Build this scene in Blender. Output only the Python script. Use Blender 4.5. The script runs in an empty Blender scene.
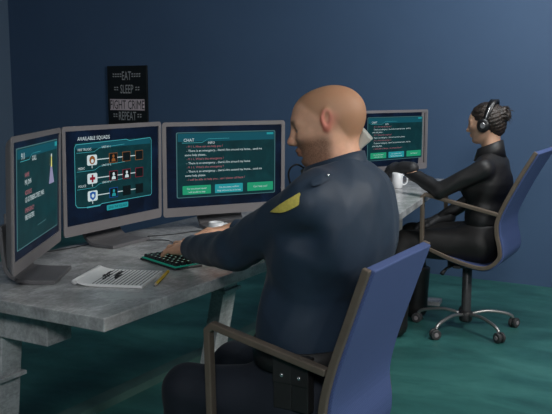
import bpy, bmesh, math, random
import numpy as np
from mathutils import Vector, Matrix
random.seed(4); np.random.seed(4)
R = math.radians
SC = bpy.context.scene
COL = SC.collection

# ------------------------------------------------------------------ materials
def new_mat(name):
    m = bpy.data.materials.new(name); m.use_nodes = True
    nt = m.node_tree; b = nt.nodes['Principled BSDF']
    return m, nt, b
def ramp(nt, fac, stops):
    r = nt.nodes.new('ShaderNodeValToRGB')
    e = r.color_ramp.elements
    while len(e) < len(stops): e.new(0.5)
    for el, (p, c) in zip(e, stops): el.position = p; el.color = (*c, 1)
    nt.links.new(fac, r.inputs[0]); return r.outputs[0]
def noise(nt, scale, detail=4, rough=.55, dist=0, coord='Object', stretch=None):
    tc = nt.nodes.new('ShaderNodeTexCoord'); n = nt.nodes.new('ShaderNodeTexNoise')
    n.inputs['Scale'].default_value = scale; n.inputs['Detail'].default_value = detail
    n.inputs['Roughness'].default_value = rough; n.inputs['Distortion'].default_value = dist
    if stretch:
        mp = nt.nodes.new('ShaderNodeMapping'); mp.inputs['Scale'].default_value = stretch
        nt.links.new(tc.outputs[coord], mp.inputs[0]); nt.links.new(mp.outputs[0], n.inputs['Vector'])
    else: nt.links.new(tc.outputs[coord], n.inputs['Vector'])
    return n.outputs['Fac']
def bump(nt, b, h, strength=.2, dist=.01):
    bp = nt.nodes.new('ShaderNodeBump'); bp.inputs['Strength'].default_value = strength
    bp.inputs['Distance'].default_value = dist
    nt.links.new(h, bp.inputs['Height']); nt.links.new(bp.outputs[0], b.inputs['Normal'])
def mat(name, c, rough=.5, metal=0, var=0, scale=30, bmp=0, spec=.5, coat=0):
    m, nt, b = new_mat(name)
    b.inputs['Base Color'].default_value = (*c, 1); b.inputs['Roughness'].default_value = rough
    b.inputs['Metallic'].default_value = metal; b.inputs['Specular IOR Level'].default_value = spec
    b.inputs['Coat Weight'].default_value = coat
    if var or bmp:
        f = noise(nt, scale)
        if var:
            lo = [x*(1-var) for x in c]; hi = [min(1, x*(1+var)) for x in c]
            nt.links.new(ramp(nt, f, [(.3, lo), (.7, hi)]), b.inputs['Base Color'])
        if bmp: bump(nt, b, f, bmp)
    return m
def emit(name, c, s=1, rough=.3):
    m, nt, b = new_mat(name)
    b.inputs['Base Color'].default_value = (.002, .002, .002, 1); b.inputs['Roughness'].default_value = .5; b.inputs['Specular IOR Level'].default_value = .08
    b.inputs['Emission Color'].default_value = (*c, 1); b.inputs['Emission Strength'].default_value = s
    return m
M = {}
# painted wall
m, nt, b = new_mat('blue_wall_paint'); M['wall'] = m
f = noise(nt, 1.3, 6, .6)
nt.links.new(ramp(nt, f, [(.3, (.058, .110, .205)), (.7, (.066, .122, .222))]), b.inputs['Base Color'])
b.inputs['Roughness'].default_value = .62
bump(nt, b, noise(nt, 60, 5), .06, .004)
M['wall_l'] = mat('blue_wall_painted_lit', (.115, .175, .255), .65, var=.05, scale=1.3)  # left wall coloured lighter to imitate the stronger light falling on it
M['ceil'] = mat('ceiling_paint', (.5, .52, .55), .8, var=.05, scale=4)
# teal polished floor
m, nt, b = new_mat('teal_floor'); M['floor'] = m
f = noise(nt, 1.6, 8, .62, .6, stretch=(1, 2.2, 1))
nt.links.new(ramp(nt, f, [(.3, (.020, .082, .078)), (.5, (.034, .142, .130)), (.72, (.066, .225, .20))]), b.inputs['Base Color'])
g = noise(nt, 7, 6, .6)
nt.links.new(ramp(nt, g, [(.3, (.33,)*3), (.75, (.52,)*3)]), b.inputs['Roughness'])
b.inputs['Specular IOR Level'].default_value = .35
M['strip'] = mat('floor_strip_teal', (.06, .13, .115), .5, var=.15, scale=9)
# grey stone of the desks
m, nt, b = new_mat('grey_stone'); M['stone'] = m
f = noise(nt, 7, 9, .62, .4); f2 = noise(nt, 110, 3, .7, stretch=(1, .3, 1)); f3 = noise(nt, 45, 8, .75, 1.2)
mx = nt.nodes.new('ShaderNodeMath'); mx.operation = 'MULTIPLY_ADD'; mx.inputs[1].default_value = .33
nt.links.new(f2, mx.inputs[0]); nt.links.new(f, mx.inputs[2])
mx2 = nt.nodes.new('ShaderNodeMath'); mx2.operation = 'MULTIPLY_ADD'; mx2.inputs[1].default_value = .45
nt.links.new(f3, mx2.inputs[0]); nt.links.new(mx.outputs[0], mx2.inputs[2])
nt.links.new(ramp(nt, mx2.outputs[0], [(.55, (.15, .153, .155)), (.78, (.29, .293, .293)), (.92, (.40, .403, .403)), (1, (.52, .525, .525))]), b.inputs['Base Color'])
b.inputs['Roughness'].default_value = .23; bump(nt, b, f2, .05, .003)
M['case'] = mat('monitor_grey_plastic', (.195, .18, .183), .42, var=.06, scale=8)
M['stand'] = mat('monitor_stand_grey', (.135, .13, .135), .42, var=.08, scale=12)
M['strip_grey'] = mat('screen_edge_grey', (.19, .17, .17), .5, var=.06)
M['groove'] = mat('dark_groove', (.02, .02, .022), .6)
# screens
m, nt, b = new_mat('screen_backdrop'); M['scr'] = m
b.inputs['Base Color'].default_value = (.002, .003, .004, 1); b.inputs['Roughness'].default_value = .4; b.inputs['Specular IOR Level'].default_value = .12
f = noise(nt, 9, 5, .6, 1)
nt.links.new(ramp(nt, f, [(.35, (.0015, .004, .013)), (.6, (.003, .010, .030)), (.85, (.008, .030, .075))]), b.inputs['Emission Color'])
b.inputs['Emission Strength'].default_value = .8
m, nt, b = new_mat('screen_panel_teal'); M['pan'] = m
b.inputs['Base Color'].default_value = (.002, .004, .005, 1); b.inputs['Roughness'].default_value = .4; b.inputs['Specular IOR Level'].default_value = .12
f = noise(nt, 14, 5, .6, .5)
nt.links.new(ramp(nt, f, [(.3, (.003, .024, .030)), (.75, (.005, .048, .055))]), b.inputs['Emission Color'])
b.inputs['Emission Strength'].default_value = .8
M['pantop'] = emit('screen_panel_header', (.007, .10, .14), .7)
M['line'] = emit('screen_line_cyan', (.07, .42, .47), .8)
M['linedim'] = emit('screen_line_dim', (.10, .25, .27), .55)
M['white'] = emit('screen_text_white', (.62,.74,.76), .85)
M['pink'] = emit('screen_text_pink', (.50,.17,.20), .7)
M['green'] = emit('screen_green', (.018,.33,.17), .8)
M['cyan'] = emit('screen_cyan', (.02,.32,.36), .8)
M['orange'] = emit('screen_orange', (.36,.13,.035), .6)
M['red'] = emit('screen_red', (.30,.015,.035), .7)
M['blue'] = emit('screen_blue', (.012,.10,.40), .8)
M['black'] = emit('screen_black', (.003, .008, .010), .8)
M['violet'] = emit('screen_violet', (.30,.29,.46), .8)
M['yellowg'] = emit('screen_yellow', (.8, .75, .2), .9)
# poster
M['poster'] = mat('poster_black', (.008, .010, .010), .4, var=.2, scale=6)
M['posterw'] = mat('poster_letters', (.46, .47, .48), .6)
M['posterp'] = mat('poster_band', (.72, .60, .64), .6)
# office chairs
m, nt, b = new_mat('blue_mesh_fabric'); M['fabric'] = m
tc = nt.nodes.new('ShaderNodeTexCoord'); ck = nt.nodes.new('ShaderNodeTexChecker'); ck.inputs['Scale'].default_value = 260
nt.links.new(tc.outputs['Object'], ck.inputs[0])
ck.inputs['Color1'].default_value = (.078, .120, .29, 1); ck.inputs['Color2'].default_value = (.050, .080, .205, 1)
nt.links.new(ck.outputs[0], b.inputs['Base Color']); b.inputs['Roughness'].default_value = .75
M['frame'] = mat('bronze_metal', (.19, .15, .115), .42, .35, var=.1, scale=20)
M['chrome'] = mat('dull_chrome', (.42, .41, .40), .35, .8)
M['dark'] = mat('dark_plastic', (.03, .03, .032), .45, var=.2, scale=30)
M['lift'] = mat('dark_grey_steel', (.075, .075, .078), .4, .2)
M['wheel'] = mat('wheel_rubber', (.05, .05, .052), .5)
M['wheelhub'] = mat('wheel_hub', (.30, .26, .27), .4)
# desk things
M['key'] = mat('key_black', (.012, .013, .015), .35)
M['kbd'] = mat('keyboard_body', (.015, .017, .019), .4)
M['glow'] = emit('key_backlight', (.012, .20, .14), .5)
M['glow2'] = emit('key_legend', (.30, .55, .45), .6)
M['paper'] = mat('paper_white', (.80, .79, .78), .7, var=.04, scale=15)
M['ink'] = mat('ink_black', (.015, .015, .018), .6)
M['pencil'] = mat('pencil_yellow', (.80, .52, .04), .4, var=.08)
M['wood'] = mat('pencil_wood', (.70, .55, .42), .6, var=.1)
M['lead'] = mat('pencil_lead', (.04, .04, .04), .5)
M['cup'] = mat('white_ceramic', (.78, .79, .80), .25, var=.02)
M['cable'] = mat('black_cable', (.012, .012, .014), .5)
M['handset'] = mat('pale_grey_plastic', (.46, .47, .42), .5, var=.05, scale=20)
M['handset_dark'] = mat('handset_dark_grey', (.06, .065, .055), .55)
# clothes
def cloth(name, c, rough, sheen=.3, scale=400):
    m, nt, b = new_mat(name)
    f = noise(nt, 9, 5, .6)
    nt.links.new(ramp(nt, f, [(.3, [x*.86 for x in c]), (.7, [x*1.12 for x in c])]), b.inputs['Base Color'])
    b.inputs['Roughness'].default_value = rough
    b.inputs['Sheen Weight'].default_value = sheen; b.inputs['Sheen Roughness'].default_value = .4
    bump(nt, b, noise(nt, scale, 2), .12, .002)
    return m
M['navy'] = cloth('navy_uniform_cloth', (.018, .035, .062), .62, .06)
M['navyd'] = cloth('navy_trouser_cloth', (.010, .014, .024), .75, .05)
M['belt'] = cloth('belt_leather', (.020, .019, .019), .45, 0, 120)
M['snap'] = mat('silver_snap', (.75, .75, .74), .25, .9)
M['patch'] = mat('yellow_patch', (.74, .60, .12), .7, var=.12, scale=120, bmp=.2)
M['leather'] = cloth('black_jacket_leather', (.012, .0115, .012), .52, 0, 60)
M['blackt'] = cloth('black_trouser_cloth', (.010, .009, .009), .62, .02)
M['glove'] = cloth('charcoal_glove', (.026, .026, .028), .55, 0, 90)
M['boot'] = mat('black_boot_leather', (.014, .012, .012), .42, var=.2, scale=25)
M['hp'] = mat('headphone_black', (.010, .010, .011), .35)
M['hpsil'] = mat('headphone_silver', (.45, .45, .46), .3, .8)
def skin(name, base, lipc, dark, scalp):
    m, nt, b = new_mat(name)
    def attr(n):
        a = nt.nodes.new('ShaderNodeAttribute'); a.attribute_name = n; return a.outputs['Fac']
    def mixc(fac, A, B):
        x = nt.nodes.new('ShaderNodeMix'); x.data_type = 'RGBA'
        nt.links.new(fac, x.inputs[0])
        if isinstance(A, tuple): x.inputs[6].default_value = (*A, 1)
        else: nt.links.new(A, x.inputs[6])
        x.inputs[7].default_value = (*B, 1); return x.outputs[2]
    n = noise(nt, 35, 5)
    c = ramp(nt, n, [(.3, [x*.92 for x in base]), (.7, [min(1, x*1.07) for x in base])])
    c = mixc(attr('red'), c, lipc)
    nn = noise(nt, 260, 3, .7)
    mul = nt.nodes.new('ShaderNodeMath'); mul.operation = 'MULTIPLY'
    rr = ramp(nt, nn, [(.3, (.55,)*3), (.7, (1,)*3)])
    nt.links.new(attr('stubble'), mul.inputs[0]); nt.links.new(rr, mul.inputs[1])
    c = mixc(mul.outputs[0], c, dark)
    c = mixc(attr('scalp'), c, scalp)
    c = mixc(attr('brow'), c, (.03, .02, .014))
    nt.links.new(c, b.inputs['Base Color'])
    b.inputs['Roughness'].default_value = .6
    b.inputs['Subsurface Weight'].default_value = .12; b.inputs['Subsurface Radius'].default_value = (.012, .004, .002)
    b.inputs['Subsurface Scale'].default_value = 1
    return m
M['skin'] = skin('skin_fair', (.70, .38, .245), (.55, .14, .10), (.15, .070, .040), (.40, .205, .110))
M['skinw'] = skin('skin_warm', (.62, .37, .25), (.48, .14, .12), (.40, .2, .14), (.03, .02, .016))
m, nt, b = new_mat('dark_brown_hair'); M['hair'] = m
f = noise(nt, 22, 6, .7, 1.5, stretch=(1, 3, 1))
nt.links.new(ramp(nt, f, [(.35, (.006, .005, .0045)), (.7, (.050, .033, .024))]), b.inputs['Base Color'])
b.inputs['Roughness'].default_value = .42; bump(nt, b, f, .5, .01)
M['eyew'] = mat('eye_white', (.7, .68, .66), .2)
M['iris'] = mat('eye_iris', (.08, .06, .04), .15)

# ------------------------------------------------------------------ object helpers
def link(name, me, mats, parent=None, smooth=False):
    o = bpy.data.objects.new(name, me); COL.objects.link(o)
    for mm in (mats if isinstance(mats, (list, tuple)) else [mats]): me.materials.append(mm)
    if parent: o.parent = parent
    if smooth:
        for p in me.polygons: p.use_smooth = True
    return o
def obj(name, bm, mats, parent=None, smooth=False, bevel=0, seg=2):
    bmesh.ops.recalc_face_normals(bm, faces=bm.faces)
    me = bpy.data.meshes.new(name); bm.to_mesh(me); bm.free()
    o = link(name, me, mats, parent, smooth)
    if bevel:
        md = o.modifiers.new('bevel', 'BEVEL'); md.width = bevel; md.segments = seg; md.limit_method = 'ANGLE'
        md.angle_limit = R(40)
    return o
def tag(o, label, cat, group=None):
    o['label'] = label; o['category'] = cat
    if group: o['group'] = group
    return o
def empty(name, loc, rz=0, label=None, cat=None, group=None):
    o = bpy.data.objects.new(name, None); COL.objects.link(o); o.empty_display_size = .1
    o.location = loc; o.rotation_euler = (0, 0, rz)
    if label: tag(o, label, cat, group)
    return o
def box(bm, lo, hi, mx=None, mi=0):
    vs = [bm.verts.new(Vector((x, y, z))) for x in (lo[0], hi[0]) for y in (lo[1], hi[1]) for z in (lo[2], hi[2])]
    if mx is not None:
        for v in vs: v.co = mx @ v.co
    for q in ((0,1,3,2),(4,6,7,5),(0,4,5,1),(2,3,7,6),(0,2,6,4),(1,5,7,3)):
        f = bm.faces.new([vs[i] for i in q]); f.material_index = mi
    return vs
def hexa(bm, b4, t4, mi=0):
    a = [bm.verts.new(Vector(p)) for p in b4]; c = [bm.verts.new(Vector(p)) for p in t4]
    bm.faces.new(a); bm.faces.new(c[::-1])
    for i in range(4): bm.faces.new([a[i], a[(i+1)%4], c[(i+1)%4], c[i]])
def loft(bm, rings, cap=True, closed=True, mi=0):
    rs = [[bm.verts.new(Vector(p)) for p in r] for r in rings]
    n = len(rs[0])
    for a, c in zip(rs, rs[1:]):
        for i in range(n if closed else n-1):
            f = bm.faces.new([a[i], a[(i+1)%n], c[(i+1)%n], c[i]]); f.material_index = mi
    if cap:
        f = bm.faces.new(rs[0][::-1]); f.material_index = mi
        f = bm.faces.new(rs[-1]); f.material_index = mi
    return rs
def tube(bm, pts, r, n=8, mi=0):
    pts = [Vector(p) for p in pts]; rings = []
    up = Vector((0, 0, 1)); prev = None
    for i, p in enumerate(pts):
        d = (pts[min(i+1, len(pts)-1)] - pts[max(i-1, 0)]).normalized()
        if prev is None:
            a = d.orthogonal().normalized()
        else:
            a = (prev - d*prev.dot(d)).normalized()
        prev = a; c = d.cross(a)
        rr = r[i] if isinstance(r, (list, tuple)) else r
        rings.append([p + a*(rr*math.cos(2*math.pi*k/n)) + c*(rr*math.sin(2*math.pi*k/n)) for k in range(n)])
    loft(bm, rings, mi=mi)
def lathe(bm, prof, n=24, cx=0, cy=0, mi=0, cap=True):
    loft(bm, [[(cx + r*math.cos(2*math.pi*k/n), cy + r*math.sin(2*math.pi*k/n), z) for k in range(n)] for r, z in prof], cap, mi=mi)
def smooth_curve(pts, sub=6):
    P = [Vector(p) for p in pts]; out = []
    for i in range(len(P)-1):
        p0 = P[max(i-1, 0)]; p1 = P[i]; p2 = P[i+1]; p3 = P[min(i+2, len(P)-1)]
        for k in range(sub):
            t = k/sub
            out.append(.5*((2*p1)+(p2-p0)*t+(2*p0-5*p1+4*p2-p3)*t*t+(3*p1-p0-3*p2+p3)*t**3))
    out.append(P[-1]); return out
def band(bm, prof, y0, y1, n0, n1, mi=0):
    """sweep a flat section along a 2D profile (x,z): lateral y0..y1, thickness n0..n1 along the profile normal"""
    pr = [Vector((p[0], 0, p[1])) for p in prof]; rings = []
    for i, p in enumerate(pr):
        a = (pr[i]-pr[i-1]).normalized() if i else (pr[1]-pr[0]).normalized()
        c = (pr[i+1]-pr[i]).normalized() if i < len(pr)-1 else a
        t = (a+c).normalized(); nn = Vector((-t.z, 0, t.x)); s = 1/max(.5, t.dot(a))
        rings.append([p+nn*(n0*s)+Vector((0, y0, 0)), p+nn*(n0*s)+Vector((0, y1, 0)), p+nn*(n1*s)+Vector((0, y1, 0)), p+nn*(n1*s)+Vector((0, y0, 0))])
    loft(bm, rings, mi=mi)
def text_geo(bm, s, size, mx, mi=0, sx=1.0, align='LEFT'):
    cu = bpy.data.curves.new('t', 'FONT'); cu.body = s; cu.size = size; cu.align_x = align; cu.resolution_u = 2
    o = bpy.data.objects.new('t', cu); COL.objects.link(o)
    dg = bpy.context.evaluated_depsgraph_get()
    me = bpy.data.meshes.new_from_object(o.evaluated_get(dg))
    n0 = len(bm.verts); f0 = len(bm.faces)
    bm.from_mesh(me); bm.verts.ensure_lookup_table(); bm.faces.ensure_lookup_table()
    for v in bm.verts[n0:]: v.co = mx @ Vector((v.co.x*sx, v.co.y, 0))
    for f in bm.faces[f0:]: f.material_index = mi
    bpy.data.objects.remove(o); bpy.data.meshes.remove(me); bpy.data.curves.remove(cu)

# ------------------------------------------------------------------ signed-distance modelling for figures
def nrm(v): v = np.asarray(v, float); return v/np.linalg.norm(v)
class Sdf:
    def __init__(s): s.p = []
    def add(s, fn, c, r, k, op='u'): s.p.append((fn, np.asarray(c, float), r, k, op))
    def cone(s, a, b, ra, rb, k=.02, op='u', sy=None):
        a = np.asarray(a, float); b = np.asarray(b, float)
        ab = b-a; L = float(ab@ab)+1e-12; sc = np.ones(3)
        if sy is not None: sc = np.asarray(sy, float)
        if sy is None:
            def fn(P):
                t = np.clip(((P-a)@ab)/L, 0, 1)
                return np.linalg.norm(P-a-t[:, None]*ab, axis=1)-(ra+(rb-ra)*t)
        else:
            def fn(P):
                Q = (P-a)*sc; ab2 = ab*sc; L2 = float(ab2@ab2)+1e-12
                t = np.clip((Q@ab2)/L2, 0, 1)
                return (np.linalg.norm(Q-t[:, None]*ab2, axis=1)-(ra+(rb-ra)*t))
        s.add(fn, (a+b)/2, (math.sqrt(L)/2+max(ra, rb))/min(1, sc.min()), k, op)
    def ell(s, c, r, k=.02, op='u', rot=None):
        c = np.asarray(c, float); r = np.asarray(r, float); Rm = np.eye(3) if rot is None else np.asarray(rot)
        def fn(P):
            Q = (P-c)@Rm; k0 = np.linalg.norm(Q/r, axis=1); k1 = np.linalg.norm(Q/(r*r), axis=1)+1e-9
            return k0*(k0-1)/k1
        s.add(fn, c, r.max(), k, op)
    def rbox(s, c, h, rad, k=.01, op='u', rot=None):
        c = np.asarray(c, float); h = np.asarray(h, float)-rad; Rm = np.eye(3) if rot is None else np.asarray(rot)
        def fn(P):
            q = np.abs((P-c)@Rm)-h
            return np.linalg.norm(np.maximum(q, 0), axis=1)+np.minimum(q.max(1), 0)-rad
        s.add(fn, c, np.linalg.norm(h)+rad, k, op)
    def plane(s, c, n, k=.004):
        """cut away what lies on the +n side"""
        c = np.asarray(c, float); n = nrm(n)
        s.add(lambda P: (P-c)@n, c, 1e9, k, 'cut')
    def extend(s, other, T=None):
        s.p += other.p
    def ev(s, P, sel=None):
        d = np.full(len(P), 1.0)
        for i, (fn, c, r, k, op) in enumerate(s.p):
            if sel is not None and not sel[i]: continue
            e = fn(P)
            if op == 'u':
                h = np.maximum(k-np.abs(d-e), 0)/k; d = np.minimum(d, e)-h*h*k*.25
            else:
                if op == 's': e = -e
                h = np.maximum(k-np.abs(d-e), 0)/k; d = np.maximum(d, e)+h*h*k*.25
        return d
    def mesh(s, h, disp=None, B=12):
        lo = np.min([c-r for fn, c, r, k, op in s.p if op == 'u'], axis=0)-3*h
        hi = np.max([c+r for fn, c, r, k, op in s.p if op == 'u'], axis=0)+3*h
        nb = np.ceil((hi-lo)/(h*B)).astype(int)
        n = nb*B+1
        F = np.full(n, 1.0, np.float32)
        ctr = np.stack(np.meshgrid(*[np.arange(k) for k in nb], indexing='ij'), -1).reshape(-1, 3)
        cp = lo+(ctr+.5)*B*h
        dc = s.ev(cp); half = B*h*.5*math.sqrt(3)
        off = np.stack(np.meshgrid(*[np.arange(B+1)]*3, indexing='ij'), -1).reshape(-1, 3)
        C = np.array([c for fn, c, r, k, op in s.p]); RR = np.array([r for fn, c, r, k, op in s.p])
        for i in range(len(ctr)):
            a = ctr[i]*B; sl = tuple(slice(a[j], a[j]+B+1) for j in range(3))
            if abs(dc[i]) > half*1.35+.025:
                if dc[i] < 0: F[sl] = np.minimum(F[sl], -.05)
                continue
            P = lo+(a+off)*h
            sel = np.linalg.norm(C-cp[i], axis=1) < RR+half+.09
            d = s.ev(P, sel)
            if disp is not None: d = d+disp(P)
            F[sl] = d.reshape(B+1, B+1, B+1)
        S = F < 0
        m = n-1
        def cn(dx, dy, dz): return (slice(dx, dx+m[0]), slice(dy, dy+m[1]), slice(dz, dz+m[2]))
        cnt = np.zeros(m, np.int8)
        for dx in (0, 1):
            for dy in (0, 1):
                for dz in (0, 1): cnt += S[cn(dx, dy, dz)]
        act = (cnt > 0) & (cnt < 8)
        idx = np.full(m, -1, np.int64); ids = np.argwhere(act); idx[act] = np.arange(len(ids))
        acc = np.zeros((len(ids), 3)); w = np.zeros(len(ids))
        cs = [(x, y, z) for x in (0, 1) for y in (0, 1) for z in (0, 1)]
        for a in cs:
            for ax in range(3):
                if a[ax]: continue
                c2 = list(a); c2[ax] = 1
                fa = F[ids[:, 0]+a[0], ids[:, 1]+a[1], ids[:, 2]+a[2]].astype(float)
                fb = F[ids[:, 0]+c2[0], ids[:, 1]+c2[1], ids[:, 2]+c2[2]].astype(float)
                x = (fa < 0) != (fb < 0)
                t = np.where(x, fa/np.where(x, fa-fb, 1), 0)
                q = np.array(a, float)[None, :].repeat(len(ids), 0); q[:, ax] = t
                acc[x] += q[x]; w += x
        V = lo+(ids+acc/w[:, None])*h
        faces = []
        for ax in range(3):
            u, v = [(1, 2), (2, 0), (0, 1)][ax]
            sa = [slice(None)]*3; sb = [slice(None)]*3; sa[ax] = slice(0, -1); sb[ax] = slice(1, None)
            A = S[tuple(sa)]; Bq = S[tuple(sb)]
            e = np.argwhere(A != Bq); e = e[(e[:, u] > 0) & (e[:, v] > 0) & (e[:, u] < m[u]) & (e[:, v] < m[v])]
            def ix(du, dv):
                q = e.copy(); q[:, u] -= du; q[:, v] -= dv; return idx[q[:, 0], q[:, 1], q[:, 2]]
            Q = np.stack([ix(1, 1), ix(0, 1), ix(0, 0), ix(1, 0)], 1)
            fl = ~A[e[:, 0], e[:, 1], e[:, 2]]
            Q[fl] = Q[fl][:, ::-1]
            faces.append(Q)
        Q = np.concatenate(faces); Q = Q[(Q >= 0).all(1)]
        return V, Q
def np_mesh(name, V, Q):
    me = bpy.data.meshes.new(name)
    me.vertices.add(len(V)); me.vertices.foreach_set('co', np.asarray(V, np.float32).ravel())
    me.loops.add(Q.size); me.loops.foreach_set('vertex_index', Q.astype(np.int32).ravel())
    k = Q.shape[1]
    me.polygons.add(len(Q)); me.polygons.foreach_set('loop_start', np.arange(0, Q.size, k, dtype=np.int32))
    me.polygons.foreach_set('use_smooth', np.ones(len(Q), bool))
    me.update(); me.validate(); return me
def sdf_obj(name, s, h, m, base, parent=None, disp=None, attrs=None):
    V, Q = s.mesh(h, disp)
    me = np_mesh(name, V-np.asarray(base), Q)
    o = link(name, me, m, parent)
    if attrs:
        for an, fn in attrs.items():
            at = me.attributes.new(an, 'FLOAT', 'POINT'); at.data.foreach_set('value', fn(V).astype(np.float32))
    return o
def rotm(yaw=0, pitch=0, roll=0):
    """local +X forward, +Y left, +Z up; pitch>0 looks down; roll>0 tips to the left side"""
    return np.array(Matrix.Rotation(R(yaw), 3, 'Z') @ Matrix.Rotation(R(pitch), 3, 'Y') @ Matrix.Rotation(R(-roll), 3, 'X'))

# ------------------------------------------------------------------ setting
def struct(name, bm, m):
    o = obj(name, bm, m); o['kind'] = 'structure'; return o
X0, X1, Y0, Y1, ZC = -6.07, 2.6, -2.2, 5.52, 2.8
b_ = bmesh.new(); box(b_, (X0-.1, Y0-.1, -.1), (X1+.1, Y1+.1, 0)); struct('floor', b_, M['floor'])
b_ = bmesh.new(); box(b_, (X0-.1, Y0-.1, ZC), (X1+.1, Y1+.1, ZC+.1)); struct('ceiling', b_, M['ceil'])
b_ = bmesh.new(); box(b_, (X0-.1, Y1, 0), (X1+.1, Y1+.1, ZC)); struct('wall_back', b_, M['wall'])
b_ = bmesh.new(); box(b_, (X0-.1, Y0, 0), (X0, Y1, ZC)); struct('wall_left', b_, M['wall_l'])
b_ = bmesh.new(); box(b_, (X1, Y0, 0), (X1+.1, Y1, ZC)); struct('wall_right', b_, M['wall'])
b_ = bmesh.new(); box(b_, (X0-.1, Y0-.1, 0), (X1+.1, Y0, ZC)); struct('wall_front', b_, M['wall'])
b_ = bmesh.new(); box(b_, (-2.29, -1.2, 0), (-2.215, 5.0, .035)); o = struct('trim_1', b_, M['strip'])

# ------------------------------------------------------------------ poster
pz = empty('wall_poster', (-4.650, 5.52, 1.0), 0, 'black EAT SLEEP FIGHT CRIME REPEAT poster on the blue wall', 'poster')
b_ = bmesh.new(); box(b_, (-.215, -.022, -.03), (.215, 0, .505)); obj('poster_board', b_, M['poster'], pz, bevel=.002)
def PM(x, z): return Matrix.Translation((x, -.0235, z)) @ Matrix.Rotation(R(90), 4, 'X')
for s, z, size, sx, w in (('EAT', .385, .105, .56, .055), ('SLEEP', .272, .105, .56, .094), ('REPEAT', .043, .105, .55, .110)):
    b_ = bmesh.new(); text_geo(b_, s, size, PM(0, z), 0, sx, 'CENTER')
    lt = obj('lettering', b_, M['posterw'], pz)
    for sgn in (-1, 1):
        b_ = bmesh.new(); x = w
        while x < .138:
            for dz in (.026, .046):
                q = [(x, dz), (x+.017, dz), (x+.020, dz+.009), (x+.003, dz+.009)]
                b_.faces.new([b_.verts.new((sgn*a, -.0235, z+c)) for a, c in q])
            x += .026
        obj('dashes', b_, M['posterw'], lt)
b_ = bmesh.new(); box(b_, (-.19, -.0235, .128), (.19, -.022, .222))
lb = obj('white_band', b_, M['posterp'], pz); lb['label'] = 'pale pink band'
b_ = bmesh.new(); text_geo(b_, 'FIGHT CRIME', .108, Matrix.Translation((0, -.0245, .138)) @ Matrix.Rotation(R(90), 4, 'X'), 0, .60, 'CENTER')
obj('band_lettering', b_, M['ink'], lb)

# ------------------------------------------------------------------ desks
def make_desk(loc, rz, w, length, label, legs):
    """local: y along the desk, x=0 the sitter's edge, top reaching to x=-w"""
    t = empty('stone_desk', loc, rz, label, 'desk', 'stone desks')
    b = bmesh.new(); box(b, (-w, 0, .704), (0, length, .74)); obj('desk_top', b, M['stone'], t, bevel=.003)
    for x0, x1, ya, yb, lean, fz, bx1, fx in legs:
        b = bmesh.new(); box(b, (-w+.08, ya-.012, .605), (bx1, yb+.004, .704)); obj('support_beam', b, M['stone'], t, bevel=.003)
        zt = .605; b = bmesh.new()
        hexa(b, [(x0+lean, ya, .0), (x1+lean, ya, .0), (x1+lean, yb, .0), (x0+lean, yb, .0)], [(x0, ya, zt), (x1, ya, zt), (x1, yb, zt), (x0, yb, zt)])
        lg = obj('leg', b, M['stone'], t, bevel=.003)
        b = bmesh.new(); k = (zt-fz)/zt
        box(b, (x0+lean*k-.012, ya-.012, fz-.006), (x1+lean*k+.012, yb+.012, fz+.006)); obj('collar_plate', b, M['stone'], lg, bevel=.002)
        if fx is not None:
            b = bmesh.new(); box(b, (-w+.12, ya-.01, .0), (fx, yb+.01, .028)); obj('foot', b, M['stone'], t, bevel=.004)
    return t
nd = make_desk((-1.352, 1.49, 0), R(.3), .76, 1.84, 'near grey stone desk with three monitors in front of the officer',
    ((-.575, -.457, .082, .160, -.07, .470, -.268, None), (-.303, -.248, .925, 1.012, -.12, .575, -.22, None), (-.40, -.33, 1.62, 1.70, -.1, .5, -.2, None)))
b_ = bmesh.new(); box(b_, (-.055, .60, .690), (-.035, .625, .704)); obj('cable_clip', b_, M['case'], nd, bevel=.001)
make_desk((-1.345, 3.385, 0), R(9.8), .62, 1.68, 'far grey stone desk of the woman in black', ((-.135, -.074, .40, .48, -.25, .55, -.06, -.1), (-.33, -.27, 1.32, 1.40, -.1, .5, -.15, .012)))

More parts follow.
